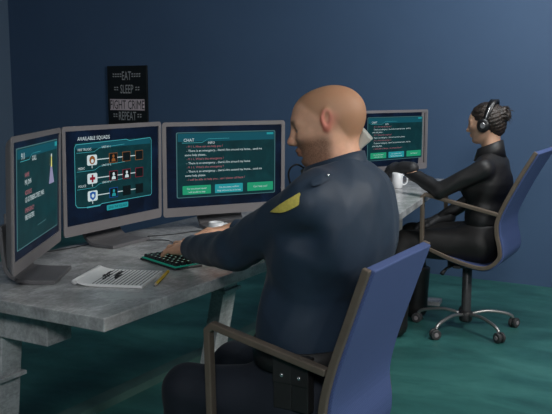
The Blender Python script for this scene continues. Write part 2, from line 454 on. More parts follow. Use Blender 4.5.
# ------------------------------------------------------------------ monitors
MW, MH = .545, .378
def rrect(x0, x1, z0, z1, r, n=5):
    out = []
    for cx, cz, a in ((x1-r, z1-r, 0), (x0+r, z1-r, 90), (x0+r, z0+r, 180), (x1-r, z0+r, 270)):
        for k in range(n):
            t = R(a+90*k/(n-1)); out.append((cx+r*math.cos(t), cz+r*math.sin(t)))
    return out
SCREEN_MATS = ['scr', 'pan', 'pantop', 'line', 'linedim', 'white', 'pink', 'green', 'cyan', 'orange', 'red', 'blue', 'black', 'violet', 'yellowg']
SI = {k: i for i, k in enumerate(SCREEN_MATS)}
class Scr:
    """draws the picture shown on a screen; u right 0..1, v down 0..1 of the display area"""
    def __init__(s, x0, x1, z0, z1): s.bm = bmesh.new(); s.x0, s.x1, s.z0, s.z1 = x0, x1, z0, z1
    def pt(s, u, v, l): return Vector((s.x0+(s.x1-s.x0)*u, -.0006*l, s.z1-(s.z1-s.z0)*v))
    def poly(s, uv, c, l=1):
        f = s.bm.faces.new([s.bm.verts.new(s.pt(u, v, l)) for u, v in uv]); f.material_index = SI[c]
    def rect(s, u0, v0, u1, v1, c, l=1): s.poly([(u0, v0), (u1, v0), (u1, v1), (u0, v1)], c, l)
    def rrect(s, u0, v0, u1, v1, r, c, l=1):
        asp = (s.x1-s.x0)/(s.z1-s.z0); pts = []
        for cu, cv, a in ((u1-r, v0+r*asp, -90), (u1-r, v1-r*asp, 0), (u0+r, v1-r*asp, 90), (u0+r, v0+r*asp, 180)):
            for k in range(4):
                t = R(a+30*k); pts.append((cu+r*math.cos(t), cv+r*asp*math.sin(t)))
        s.poly(pts, c, l)
    def line(s, pts, w, c, l=3):
        P = [s.pt(u, v, l) for u, v in pts]
        for a, b in zip(P, P[1:]):
            d = (b-a).normalized(); n = Vector((-d.z, 0, d.x))*w/2; a2 = a-d*w*.3; b2 = b+d*w*.3
            f = s.bm.faces.new([s.bm.verts.new(q) for q in (a2-n, b2-n, b2+n, a2+n)]); f.material_index = SI[c]
    def text(s, t, u, v, size, c, sx=1, align='LEFT', l=4):
        p = s.pt(u, v, l)
        text_geo(s.bm, t, size, Matrix.Translation(p) @ Matrix.Rotation(R(90), 4, 'X'), SI[c], sx, align)
    def disc(s, u, v, r, c, l=4, n=10):
        asp = (s.x1-s.x0)/(s.z1-s.z0)
        s.poly([(u+r*math.cos(2*math.pi*k/n), v+r*asp*math.sin(2*math.pi*k/n)) for k in range(n)], c, l)
    def person(s, u, v, r, c, l=5):
        s.disc(u, v-r*.55, r*.33, c, l)
        s.poly([(u-r*.6, v+r*1.1), (u-r*.5, v+r*.35), (u-r*.2, v+r*.05), (u+r*.2, v+r*.05), (u+r*.5, v+r*.35), (u+r*.6, v+r*1.1)], c, l)
def header(s, a, b, u0, v0, w=.33, size=.016):
    s.text(a, u0+.012, v0-.016, size, 'white')
    s.line([(u0, v0), (u0+w*.42, v0), (u0+w*.55, v0-.045), (u0+w, v0-.045)], .0016, 'line')
    s.text(b, u0+w*.54, v0+.018, size*.78, 'white')
def chat_screen(s):
    s.rrect(.082, .075, .945, .885, .012, 'linedim', 1)
    s.rrect(.089, .084, .938, .876, .010, 'pan', 2)
    s.rect(.095, .09, .932, .19, 'pantop', 3)
    header(s, 'CHAT', 'INFO', .13, .205, .40, .017)
    s.rect(.865, .10, .925, .125, 'cyan', 4)
    rows = [('- 9 1 1, How can we help you ?', 'pink'), ("- There is an emergency... there's fire around my home... send me", 'white'), ('some help please...', 'white'),
            ("- 9 1 1, What's the emergency ?", 'pink'), ("- There is an emergency... there's fire around my home", 'white'), ("- 9 1 1, What's the emergency ?", 'pink'),
            ("- There is an emergency... there's fire around my home... send me", 'white'), ('some help please', 'white'), ('- I will be able to help you... can I please call back ?', 'pink')]
    for i, (t, c) in enumerate(rows):
        v = .265+.051*i
        s.text(t, .165 if t[0] == '-' else .152, v, .0126, c, 1.0)
    for u0, u1, c, a, b2 in ((.13, .37, 'green', 'Can you please repeat?', 'I will be able to help.'), (.405, .65, 'cyan', 'Can you please confirm?', 'Help will soon be on its way'), (.69, .925, 'green', 'Can I help you?', '')):
        s.rrect(u0, .735, u1, .845, .006, c, 3)
        if b2:
            s.text(a, (u0+u1)/2, .782, .0092, 'white', 1, 'CENTER'); s.text(b2, (u0+u1)/2, .825, .0092, 'white', 1, 'CENTER')
        else: s.text(a, (u0+u1)/2, .80, .0105, 'white', 1, 'CENTER')
def squad_screen(s):
    s.text('AVAILABLE SQUADS', .115, .105, .0185, 'white', 1.0)
    s.rrect(.085, .125, .915, .815, .02, 'pan', 1)
    s.rect(.10, .14, .90, .20, 'pantop', 2)
    for pts in ([(.10, .145), (.62, .128), (.66, .145), (.90, .13), (.913, .16), (.913, .795), (.90, .815)], [(.90, .815), (.35, .815), (.32, .83), (.20, .83), (.105, .815), (.086, .78), (.086, .18), (.10, .145)]):
        s.line(pts, .0022, 'line')
    s.line([(.20, .83), (.33, .83)], .005, 'line')
    rows = [('FIRE TRUCKS', 'UNIT N° 1', .215, 'orange'), ('MEDIC', 'UNIT N° 2', .415, 'red'), ('POLICE', 'UNIT N° 3', .605, 'blue')]
    for a, b2, v, c in rows:
        s.text(a, .115, v, .0118, 'white'); s.text(b2, .355, v-.012, .0105, 'white')
        s.line([(.105, v+.02), (.28, v+.02), (.33, v-.015), (.60, v-.035)], .0014, 'line')
        vc = v+.108
        s.line([(.3, vc), (.76, vc)], .0030, 'white', 3)
        s.rrect(.205, vc-.056, .305, vc+.056, .012, 'white', 4)
        s.line([(.255, vc+.056), (.255, vc+.085)], .003, 'white', 3)
        if c == 'orange':
            s.disc(.255, vc, .030, 'orange', 5); s.disc(.255, vc+.01, .014, 'white', 6)
        elif c == 'red':
            s.rect(.228, vc-.015, .282, vc+.015, 'red', 5); s.rect(.246, vc-.042, .264, vc+.042, 'red', 5)
        else:
            s.poly([(.225, vc-.035), (.255, vc-.048), (.285, vc-.035), (.282, vc+.02), (.255, vc+.05), (.228, vc+.02)], 'blue', 5); s.disc(.255, vc-.002, .014, 'white', 6)
        for j, u in enumerate((.475, .62, .765)):
            fr = {'orange': 'orange', 'red': 'red', 'blue': 'blue'}[c]
            s.rect(u-.045, vc-.055, u+.045, vc+.055, fr if (c == 'orange' or j == 0 or c == 'red') else 'black', 4)
            s.rect(u-.041, vc-.050, u+.041, vc+.050, 'black', 5)
            if j == 0 or (j == 1 and c == 'red'): s.person(u, vc, .036, 'orange' if c == 'orange' else ('white' if c == 'red' else 'cyan'), 6)
    s.rrect(.40, .845, .635, .905, .006, 'cyan', 3)
    s.text('SEND THE SQUADS', .517, .888, .0120, 'black', 1, 'CENTER', 5)
def call_screen(s):
    s.rrect(.06, .055, .955, .925, .006, 'linedim', 1); s.rrect(.07, .064, .945, .915, .006, 'pan', 2)
    s.rect(.075, .07, .94, .15, 'pantop', 3); s.rect(.88, .078, .935, .12, 'cyan', 4)
    header(s, '911', 'CALL', .13, .175, .42, .026)
    for a, b2, v in (('NAME', 'MR. JOHN', .32), ('ADDRESS', '123 GUTENBERG STREET, PARIS', .475), ('EMERGENCY', 'FIRE FIGHTERS', .63)):
        s.text(a, .21, v, .0185, 'pink', .9); s.text(b2, .21, v+.065, .0205, 'white', .72)
    s.poly([(.735, .47), (.775, .30), (.81, .30), (.86, .47)], 'violet', 4)
    s.poly([(.78, .31), (.785, .20), (.80, .20), (.805, .31)], 'yellowg', 5); s.disc(.793, .20, .012, 'white', 5)
    s.line([(.47, .80), (.66, .795)], .0018, 'linedim')
def monitor(p_left, p_right, label, draw, slant=False, tilt=0, mz=0, MW=MW):
    """p_left/p_right: lower front corners as the viewer sees them"""
    a = Vector((p_left[0], p_left[1], 0)); c = Vector((p_right[0], p_right[1], 0))
    mid = (a+c)/2; rz = math.atan2(c.y-a.y, c.x-a.x)
    t = empty('computer_monitor', (mid.x, mid.y, .74), rz, label, 'monitor', 'computer monitors')
    zb = .06+mz; w = MW/2; TM = Matrix.Translation((0, 0, zb)) @ Matrix.Rotation(R(tilt), 4, 'X') @ Matrix.Translation((0, 0, -zb)); made = []; z1 = zb+MH
    bz, top, chin = .0165, .0165, .036
    b = bmesh.new()     # front bezel ring
    out = rrect(-w, w, zb, z1, .012); inn = rrect(-w+bz, w-bz, zb+chin, z1-top, .002)
    loft(b, [[(x, .004, z) for x, z in out], [(x, .0, z) for x, z in out], [(x, .0, z) for x, z in inn], [(x, .004, z) for x, z in inn]], cap=False)
    made.append(obj('bezel', b, M['case'], t))
    b = bmesh.new()
    out2 = rrect(-w+.03, w-.03, zb+.03, z1-.03, .03)
    loft(b, [[(x, .0042, z) for x, z in rrect(-w+.001, w-.001, zb+.001, z1-.001, .012)], [(x, .008, z) for x, z in rrect(-w+.004, w-.004, zb+.004, z1-.004, .012)], [(x, .024, z) for x, z in rrect(-w+.022, w-.022, zb+.015, z1-.015, .02)], [(x, .036, z) for x, z in rrect(-w+.06, w-.06, zb+.05, z1-.05, .03)]])
    made.append(obj('back_shell', b, M['case'], t))
    s = Scr(-w+bz, w-bz, zb+chin, z1-top)
    if slant:
        s.poly([(0, 0), (.93, 0), (.90, .80), (.885, 1), (0, 1)], 'scr', 0)
    else: s.rect(0, 0, 1, 1, 'scr', 0)
    draw(s)
    for v in s.bm.verts: v.co.y += .0038
    me = bpy.data.meshes.new('screen'); s.bm.to_mesh(me); s.bm.free()
    so = link('screen', me, [M[k] for k in SCREEN_MATS], t); made.append(so)
    if slant:
        b = bmesh.new(); x0, x1, za, zb2 = s.x0, s.x1, s.z0, s.z1; W = x1-x0
        vs = [b.verts.new(q) for q in ((x0+W*.885, .0039, za), (x1, .0039, za), (x1, .0039, zb2), (x0+W*.93, .0039, zb2), (x0+W*.90, .0039, za+(zb2-za)*.2))]
        b.faces.new(vs); made.append(obj('grey_edge_strip', b, M['strip_grey'], t))
        b = bmesh.new(); box(b, (x1-.016, .0030, za+.004), (x1-.008, .0039, zb2-.004)); made.append(obj('edge_groove', b, M['groove'], t))
    for o in made: o.data.transform(TM)
    # bent plate stand
    prof = [(.115, .006), (.08, .006), (.035, .007), (-.002, .014), (-.028, .04), (-.036, .09), (-.040, .17)]
    prof = [(v.x, v.z) for v in smooth_curve([(p[0]+.0, 0, p[1]) for p in prof], 4)]
    hw_ = .105
    b = bmesh.new()
    rings = []
    for i, (px, pz_) in enumerate(prof):
        j0, j1 = max(i-1, 0), min(i+1, len(prof)-1)
        tx, tz = prof[j1][0]-prof[j0][0], prof[j1][1]-prof[j0][1]; L = math.hypot(tx, tz); nx, nz = -tz/L*.006, tx/L*.006
        ww = hw_ if i < len(prof)*.45 else hw_*.95
        ox = .045
        rings.append([(-ww, -(px-nx)+ox-.0, pz_-nz), (ww, -(px-nx)+ox, pz_-nz), (ww, -(px+nx)+ox, pz_+nz), (-ww, -(px+nx)+ox, pz_+nz)])
    cut = int(len(prof)*.5)
    for q in rings[0]: pass
    zmin = min(min(p[2] for p in r) for r in rings)
    rings = [[(p[0], p[1], p[2]-zmin) for p in r] for r in rings]
    b2 = bmesh.new(); loft(b2, rings[:cut+1]); obj('stand_base', b2, M['stand'], t, smooth=False, bevel=.002)
    b2 = bmesh.new(); loft(b2, rings[cut:]); obj('stand_neck', b2, M['stand'], t, bevel=.002)
    b.free()
    # rear block joining neck and shell
    b2 = bmesh.new(); box(b2, (-.05, .034, .15), (.05, .088, .20)); obj('stand_joint', b2, M['stand'], t, bevel=.004)
    return t
monitor((-1.690, 1.513), (-1.974, 1.979), 'leftmost monitor showing the 911 call card with name and address', call_screen, tilt=2.0)
monitor((-1.996, 2.017), (-2.004, 2.561), 'monitor showing available squads of fire trucks medic and police', squad_screen, tilt=1.0)
monitor((-1.996, 2.572), (-1.708, 3.020), 'monitor with chat text in front of the bald officer', chat_screen, tilt=.6, mz=-.004)
wm_r = Vector((-1.790, 5.045)); dd = Vector((-.34, -.90)).normalized()*.61
monitor((wm_r.x+dd.x, wm_r.y+dd.y), (wm_r.x, wm_r.y), 'far chat monitor on the desk of the woman in black', chat_screen, True, MW=.61)

# ------------------------------------------------------------------ small things on the desks
ZD = .741
k = empty('keyboard', (-1.611, 2.101, ZD), R(-21.5), 'black backlit keyboard with teal glow under the officer\'s hands', 'keyboard')
KW, KD = .222, .105
b = bmesh.new(); hexa(b, [(-KW/2, -KD/2, 0), (KW/2, -KD/2, 0), (KW/2, KD/2, 0), (-KW/2, KD/2, 0)], [(-KW/2+.002, -KD/2+.002, .006), (KW/2-.002, -KD/2+.002, .006), (KW/2-.002, KD/2-.002, .008), (-KW/2+.002, KD/2-.002, .008)])
obj('keyboard_body', b, M['kbd'], k, bevel=.002)
b = bmesh.new(); box(b, (-KW/2+.005, -KD/2+.005, .006), (KW/2-.005, KD/2-.005, .0095)); obj('light_plate', b, M['glow'], k)
nx, ny = 8, 4; sx_, sy_ = (KW-.018)/nx, (KD-.016)/ny
b = bmesh.new(); q = .4
hexa(b, [(-sx_*.40, -sy_*.38, 0), (sx_*.40, -sy_*.38, 0), (sx_*.40, sy_*.38, 0), (-sx_*.40, sy_*.38, 0)], [(-sx_*.33, -sy_*.33, .010), (sx_*.33, -sy_*.33, .010), (sx_*.33, sy_*.33, .010), (-sx_*.33, sy_*.33, .010)])
key0 = None
bmesh.ops.recalc_face_normals(b, faces=b.faces)
vs = [b.verts.new(p) for p in ((-.003, -.002, .0104), (.003, -.002, .0104), (.003, .003, .0104), (-.003, .003, .0104))]
f_ = b.faces.new(vs); f_.material_index = 1
kme = bpy.data.meshes.new('key'); b.to_mesh(kme); b.free(); kme.materials.append(M['key']); kme.materials.append(M['glow2'])
for i in range(nx):
    for j in range(ny):
        ko = bpy.data.objects.new('key', kme); COL.objects.link(ko); ko.parent = k
        ko.location = (-KW/2+.009+sx_*(i+.5), -KD/2+.008+sy_*(j+.5), .0098)
# notepad
n_ = empty('notepad', (-1.597, 1.837, ZD), R(21), 'white lined notepad with black scribbles on the near desk', 'notepad')
b = bmesh.new()
rings = []
for i in range(15):
    u = i/14; x = -.10+.20*u
    z = .004+.010*max(0, 1-u*4)**2+.004*max(0, u-.8)*5*0
    rings.append([(x, -.10, z-.004), (x, .10, z-.004), (x, .10, z+.003), (x, -.10, z+.003)])
loft(b, rings); obj('paper_block', b, M['paper'], n_)
b = bmesh.new(); tube(b, [(-.103, -.10, .011), (-.103, .10, .011)], .008, 10); obj('rolled_edge', b, M['paper'], n_, True)
b = bmesh.new()
for i in range(15):
    x = -.075+.0118*i; box(b, (x, -.094, .0071), (x+.0026, .094, .0076))
obj('ruled_lines', b, M['ink'], n_)
rnd = random.Random(3)
for x0_, y0_, L in ((-.052, .030, .07), (-.040, -.005, .075), (-.018, .035, .07), (-.006, .0, .06)):
    b = bmesh.new(); pts = []
    for i in range(26):
        pts.append((x0_+.005*math.sin(i*1.9)+rnd.uniform(-.002, .002), y0_-L/2+L*i/25, .0078))
    tube(b, pts, .0012, 4)
    obj('handwriting', b, M['ink'], n_)
# pencil
pc = empty('pencil', (-1.486, 1.892, ZD+.0042), math.atan2(.176, -.084), 'yellow pencil lying on the desk beside the notepad', 'pencil')
b = bmesh.new(); tube(b, [(-.075, 0, 0), (.097, 0, 0)], .0045, 6); obj('pencil_shaft', b, M['pencil'], pc)
b = bmesh.new(); tube(b, [(-.075, 0, 0), (-.093, 0, 0)], [.0045, .0016], 8); obj('sharpened_wood', b, M['wood'], pc)
b = bmesh.new(); tube(b, [(-.093, 0, 0), (-.099, 0, 0)], [.0016, .0003], 8); obj('pencil_lead', b, M['lead'], pc)
def mug(loc, rz, r, h, label):
    t = empty('mug', loc, rz, label, 'mug')
    b = bmesh.new()
    lathe(b, [(r*.80, 0), (r*.92, .004), (r, h*.3), (r, h), (r-.003, h+.001), (r-.004, h-.002), (r-.005, .008), (.001, .006)], 28, cap=True)
    obj('cup_body', b, M['cup'], t, True)
    b = bmesh.new(); pts = [(r-.003, 0, h*.82), (r+.012, 0, h*.84), (r+.024, 0, h*.68), (r+.024, 0, h*.40), (r+.012, 0, h*.24), (r-.003, 0, h*.26)]
    tube(b, smooth_curve(pts, 4), .0045, 8); obj('handle', b, M['cup'], t, True)
    return t
mug((-1.800, 2.645, ZD), R(25), .030, .043, 'small white cup on the near desk behind the officer\'s hands')
mug((-1.735, 4.40, ZD), R(30), .031, .088, 'tall white mug on the far desk below the gloved hand')
def cable(pts, label, r=.0017):
    P = smooth_curve(pts, 8); o0 = Vector(P[0]); b = bmesh.new(); tube(b, [p-o0 for p in P], r, 8)
    o = obj('cable', b, M['cable'], None, True); o.location = o0
    return tag(o, label, 'cable', 'desk cables')
zc = ZD+.002
cable([(-2.06, 2.31, zc), (-1.955, 2.36, zc), (-1.87, 2.41, zc), (-1.80, 2.37, zc), (-1.735, 2.30, zc), (-1.70, 2.225, zc)], 'thin black cable running from the keyboard back under the squads monitor')
cable([(-1.98, 2.44, zc), (-1.92, 2.53, zc), (-1.88, 2.64, zc), (-1.79, 2.62, zc), (-1.69, 2.56, zc)], 'thin black cable arcing across the desk behind the officer\'s hands')
cable([(-2.10, 2.0, zc), (-2.07, 2.10, zc), (-2.06, 2.20, zc), (-2.05, 2.235, zc)], 'thin black cable in the gap behind the two left monitors')

# ------------------------------------------------------------------ office chairs
def make_chair(loc, yaw, prof, arm, lift, label, base_rot):
    t = empty('office_chair', loc, yaw, label, 'office chair', 'office chairs')
    hw = .205
    P = smooth_curve([(p[0], 0, p[1]) for p in prof], 5); pr = [(v.x, v.z) for v in P]
    b = bmesh.new(); band(b, pr, -hw+.010, hw-.010, -.003, .022)
    obj('seat_and_back_shell', b, M['fabric'], t, bevel=.004)
    for s in (1, -1):
        b = bmesh.new(); y = s*hw
        band(b, pr, y-.009, y+.009, -.006, .014)
        obj('side_frame', b, M['frame'], t, bevel=.003)
        b = bmesh.new()
        (xb, zb), (xf, zf), (xs, zs) = arm
        pts = [(xb, zb), (xf-.012, zf), (xf+.004, zf-.014), (xs, zs)]
        band(b, pts, y-.013, y+.013, -.010, .010)
        obj('armrest', b, M['frame'], t, bevel=.004)
    zs = min(p[1] for p in pr)
    b = bmesh.new(); box(b, (-.10, -.075, zs-.045), (.09, .075, zs-.006)); box(b, (-.02, -hw, zs-.02), (.02, hw, zs-.006)); obj('tilt_mechanism', b, M['dark'], t, bevel=.004)
    b = bmesh.new(); tube(b, [(.05, .06, zs-.03), (.07, .15, zs-.035), (.085, .185, zs-.06)], [.007, .007, .012], 8); obj('lever', b, M['dark'], t, True)
    b = bmesh.new(); lathe(b, [(.024, .05), (.026, .06), (.026, zs-.05), (.020, zs-.045), (.020, zs-.02)], 20); obj('gas_lift', b, M['lift'], t, True)
    bs = bmesh.new(); lathe(bs, [(.030, .045), (.036, .055), (.036, .095), (.028, .105)], 20); bb = obj('base_hub', bs, M['dark'], t, True)
    for i in range(5):
        a = R(base_rot+72*i); d = Vector((math.cos(a), math.sin(a), 0)); n = Vector((-d.y, d.x, 0))
        b = bmesh.new()
        pts = [d*.03+Vector((0, 0, .085)), d*.12+Vector((0, 0, .098)), d*.22+Vector((0, 0, .083)), d*.262+Vector((0, 0, .066)), d*.27+Vector((0, 0, .052))]
        tube(b, smooth_curve(pts, 3), .0095, 8); lg = obj('base_leg', b, M['chrome'], t, True)
        ca = d*.278
        ra = R(base_rot+72*i+35*(i % 3-1)); wd = Vector((math.cos(ra), math.sin(ra), 0)); wn = Vector((-wd.y, wd.x, 0))
        c = ca+Vector((0, 0, .0275))
        def disc_(lst, nn):
            b = bmesh.new(); loft(b, [[c+wn*o+wd*(r_*math.cos(2*math.pi*q/nn))+Vector((0, 0, r_*math.sin(2*math.pi*q/nn))) for q in range(nn)] for o, r_ in lst]); return b
        cs = obj('caster', disc_(((-.008, .019), (-.006, .021), (.006, .021), (.008, .019)), 14), M['dark'], t)
        for s in (-1, 1):
            obj('wheel', disc_([(s*o, r_) for o, r_ in ((.006, .024), (.008, .0275), (.019, .0275), (.022, .024))], 18), M['wheel'], cs)
            obj('wheel_hub', disc_([(s*o, r_) for o, r_ in ((.021, .013), (.0245, .011))], 12), M['wheelhub'], cs)
    return t
profW = [(.19, .488), (.03, .428), (-.10, .398), (-.165, .405), (-.212, .452), (-.214, .50), (-.196, .585), (-.205, .67), (-.287, .845), (-.374, 1.0)]
profM = [(.150, .407), (.03, .350), (-.10, .318), (-.140, .325), (-.172, .37), (-.178, .42), (-.170, .505), (-.190, .605), (-.238, .75), (-.284, .884)]
make_chair((-1.28, 4.30, 0), R(181), profW, ((-.205, .675), (.19, .757), (.192, .488)), 0, 'blue office chair under the woman in black at the far desk', 72)
make_chair((-1.045, 1.945, 0), R(180), profM, ((-.185, .612), (.163, .682), (.160, .405)), 0, 'blue office chair under the bald officer in the foreground', 20)

# ------------------------------------------------------------------ people
def head_sdf(s, T, o, w=1.0, man=True):
    """T rotation, o origin between the ears; local X forward, Y left, Z up"""
    def G(p): return o+T@(np.asarray(p, float)*w)
    def E(c, r, k=.02, op='u', rot=None): s.ell(G(c), np.asarray(r)*w, k, op, T if rot is None else T@rot)
    def C(a, b, ra, rb, k=.02, op='u'): s.cone(G(a), G(b), ra*w, rb*w, k, op)
    j = 1.0 if man else .88
    E((-.020, 0, .034), (.104, .076, .079), .02)
    E((-.034, 0, .010), (.088, .072, .080), .03)
    E((.030, 0, .010), (.066, .061, .080), .03)
    E((.035, 0, -.045), (.056, .052*j, .062), .03)
    for y in (1, -1):
        C((-.005, y*.054*j, -.040), (.055, y*.026*j, -.093), .020, .017, .03)
        E((.060, y*.040, -.012), (.026, .022, .020), .025)
        C((.086, y*.012, .028), (.074, y*.046, .026), .009 if man else .006, .010 if man else .006, .018)
    E((.072, 0, -.096), (.022, .022*j, .019), .022)
    for y in (1, -1): E((.100, y*.031, .006), (.020, .018, .013), .014, 's')
    for y in (1, -1): E((.076, y*.031, .006), (.0135, .0135, .0125), .003)
    for y in (1, -1): C((.089, y*.016, .0155), (.082, y*.046, .0125), .0045, .0045, .006)
    C((.092, 0, .014), (.110, 0, -.024), .0075, .0105, .012)
    E((.113, 0, -.030), (.013, .0125, .011), .008)
    for y in (1, -1): E((.101, y*.0125, -.034), (.012, .0085, .009), .007)
    E((.094, 0, -.0585), (.013, .022, .0075), .006); E((.091, 0, -.0715), (.013, .020, .008), .006)
    C((.112, .014, -.0645), (.112, -.014, -.0645), .0022, .0022, .004, 's')
    E((.082, 0, -.083), (.012, .016, .006), .008, 's')
    # ears
    er = np.array(Matrix.Rotation(R(-12), 3, 'Y'))
    for y in (1, -1):
        er2 = np.array(Matrix.Rotation(R(y*20), 3, 'Z'))@er
        E((-.012, y*.078, .022), (.020, .0095, .034), .006, 'u', er2)
        E((-.010, y*.0875, .026), (.011, .0075, .022), .004, 's', er2)
        E((-.004, y*.078, -.006), (.009, .007, .010), .005)
    return G
def hand_sdf(s, o, X, Z, thumb, sc=1.0, curl=(18, 30, 22), spread=1.0, tc=0, inf=0.0):
    """wrist o, X toward the fingers, Z out of the back; thumb=+1 on local +Y"""
    X = nrm(X); Z = np.asarray(Z, float); Z = nrm(Z-X*(Z@X)); Y = np.cross(Z, X)*thumb
    def G(p): return np.asarray(o, float)+(X*p[0]+Y*p[1]+Z*p[2])*sc
    i_ = inf
    s.cone(G((-.03, 0, 0)), G((.012, 0, 0)), .024*sc+i_, .025*sc+i_, .015)
    base = [(.088, .030, .002), (.092, .010, .004), (.087, -.010, .003), (.078, -.028, 0)]
    for bx in base: s.cone(G((.015, bx[1]*.55, .0)), G((bx[0], bx[1], bx[2]-.004)), .015*sc+i_, .0115*sc+i_, .012)
    lens = [(.042, .025, .019), (.046, .029, .020), (.042, .026, .020), (.033, .020, .018)]
    for f, (bx, ln) in enumerate(zip(base, lens)):
        sp = R((8, 2, -4, -11)[f])*spread; ang = 0; p = np.array(bx, float); rr = (.0098, .0088, .0080, .0068) if f < 3 else (.0085, .0076, .007, .006)
        for q in range(3):
            ang += R(curl[q]*(1+.12*(f-1)))
            d = np.array([math.cos(ang)*math.cos(sp), math.cos(ang)*math.sin(sp), -math.sin(ang)])
            p2 = p+d*ln[q]
            s.cone(G(p), G(p2), rr[q]*sc+i_, rr[q+1]*sc+i_, .005); p = p2
    a = np.array((.018, .022, -.008)); b = np.array((.052, .046, -.018)); c = np.array((.082, .052, -.026+tc)); d = np.array((.105, .047, -.036+tc))
    s.cone(G(a), G(b), .016*sc+i_, .0125*sc+i_, .014); s.cone(G(b), G(c), .0115*sc+i_, .010*sc+i_, .006); s.cone(G(c), G(d), .0098*sc+i_, .0075*sc+i_, .005)
    return G
def local_mask(T, o, w):
    return lambda V: ((V-o)@T)/w
def ss(x, a, b): t = np.clip((x-a)/(b-a), 0, 1); return t*t*(3-2*t)
def wrinkle(amp, fr, seed):
    rg = np.random.RandomState(seed); ks = [(nrm(rg.randn(3))*fr*rg.uniform(.6, 1.5), rg.uniform(0, 6.28), rg.uniform(.5, 1)) for _ in range(6)]
    def f(P):
        d = np.zeros(len(P))
        for kv, ph, a in ks:
            w_ = np.sin(P@kv+ph); d += a*(np.abs(w_)*2-1)
        return d*amp/3
    return f

# ---- the officer
OB = np.array((-1.02, 1.95, .40))
HT = rotm(205, 13, 3); HO = np.array((-.978, 1.955, 1.209)); HW = .872
shL, shR = np.array((-.935, 1.785, 1.02)), np.array((-.925, 2.12, 1.02))
elL, wrL = np.array((-1.225, 1.895, .855)), np.array((-1.500, 2.066, .806))
elR, wrR = np.array((-1.20, 2.36, .815)), np.array((-1.535, 2.365, .815))
def man_torso(s, g):
    s.cone((-1.00, 1.95, .475), (-1.010, 1.95, .66), .120+g, .114+g, .05, sy=(1, .78, 1))
    s.cone((-1.010, 1.95, .66), (-.970, 1.95, .90), .118+g, .132+g, .06, sy=(1, .80, 1))
    s.cone((-.965, 1.95, .90), (-.925, 1.95, 1.02), .130+g, .092+g, .05, sy=(1, .72, 1))
    s.cone((-.925, 1.82, 1.032), (-.925, 2.08, 1.032), .062+g, .062+g, .05)
    s.cone((-.925, 1.95, 1.04), (-.945, 1.955, 1.115), .085+g*.4, .056, .05)
def man_arms(s, g, k=.03):
    for a, e, w_ in ((shL, elL, wrL), (shR, elR, wrR)):
        s.cone(a, e, .058+g, .046+g, k); s.cone(e, w_+(w_-e)*.0, .046+g, .030+g*.9, .025)
def man_legs(s, g):
    for y in (1, -1):
        kn = np.array((-1.338, 1.95+y*.125, .450)); hp = np.array((-1.02, 1.95+y*.085, .465)); an = np.array((-1.39, 1.95+y*.13, .10))
        s.cone(hp, kn, .085+g, .058+g, .05); s.cone(kn, an, .056+g, .038+g*1.1, .025)
body = Sdf()
man_torso(body, -.012); man_arms(body, -.008); man_legs(body, -.012)
body.cone((-.930, 1.953, 1.06), HO+HT@np.array((-.022, 0, -.035)), .057, .054, .03)
HG = head_sdf(body, HT, HO, HW)
hand_sdf(body, wrL, (-.150, .085, -.018), (-.05, -.30, 1), -1, 1.10, (5, 18, 12), 1.5)
# officer's own left: palm down, thumb toward his right (+y)
hand_sdf(body, wrR, (-.095, -.115, .004), (-.05, 0, 1), 1, 1.04, (24, 34, 24))
LM = local_mask(HT, HO, HW)
def m_scalp(V):
    q = LM(V); x, y, z = q[:, 0], q[:, 1], q[:, 2]
    line = .030+.055*ss(x, .0, .07)+.0*x - .085*ss(-x, .02, .07)
    inhead = (np.linalg.norm(q, axis=1) < .16) & (z > -.09)
    ear = 1-ss(np.abs(y), .078, .084)
    return .85*ss(z-line, -.012, .016)*inhead*ear
def m_stub(V):
    q = LM(V); x, y, z = q[:, 0], q[:, 1], q[:, 2]
    a = ss(-z, .012, .045)*ss(x, -.02, .015)*(1-ss(-z, .11, .135))
    nose = 1-ss(x, .098, .104)*(np.abs(y) < .02)*(z > -.05)
    return .92*a*nose*(np.linalg.norm(q, axis=1) < .16)
def m_red(V):
    q = LM(V); x, y, z = q[:, 0], q[:, 1], q[:, 2]
    lips = np.exp(-((x-.10)/.014)**2-(y/.022)**2-((z+.065)/.011)**2)
    ear = ss(np.abs(y), .076, .085)*ss(z, -.028, -.012)*(z < .065)*(np.abs(x) < .05)*.8
    ns = np.exp(-((x-.118)/.014)**2-(y/.016)**2-((z+.03)/.014)**2)*.45
    return np.clip(lips+ear+ns, 0, 1)
def m_brow(V):
    q = LM(V); x, y, z = q[:, 0], q[:, 1], q[:, 2]
    return .55*np.exp(-((np.abs(y)-.030)/.020)**4-((z-.031)/.006)**2)*(x > .06)
person = sdf_obj('person', body, .0038, M['skin'], OB, None, None, dict(scalp=m_scalp, stubble=m_stub, red=m_red, brow=m_brow))
person.location = OB
tag(person, 'bald man in navy police uniform sitting and typing at the near desk', 'person')
def child_sdf(name, s, h, m, disp=None): return sdf_obj(name, s, h, m, OB, person, disp)
def eyes(par, G, T, w, base):
    for y in (1, -1):
        b = bmesh.new()
        c = Vector(G((.0766, y*.031, .0025))-base); f = Vector(T@np.array((1, 0, 0)))
        mxr = Matrix.Translation(c) @ f.to_track_quat('Z', 'Y').to_matrix().to_4x4()
        bmesh.ops.create_uvsphere(b, u_segments=16, v_segments=12, radius=.0124*w, matrix=mxr)
        for fc in b.faces:
            if (fc.calc_center_median()-c).normalized().dot(f) > .87: fc.material_index = 1
        obj('eye', b, [M['eyew'], M['iris']], par, True)
eyes(person, HG, HT, HW, OB)
shirt = Sdf()
man_torso(shirt, .010)
for a, e, w_ in ((shL, elL, wrL), (shR, elR, wrR)):
    d = nrm(w_-e)
    shirt.cone(a, e, .070, .058, .018); shirt.cone(e, w_-d*.012, .060, .043, .02)
shirt.ell((-1.055, 1.95, .70), (.075, .14, .13), .05)
shirt.ell((-.865, 1.95, .93), (.07, .19, .14), .06)
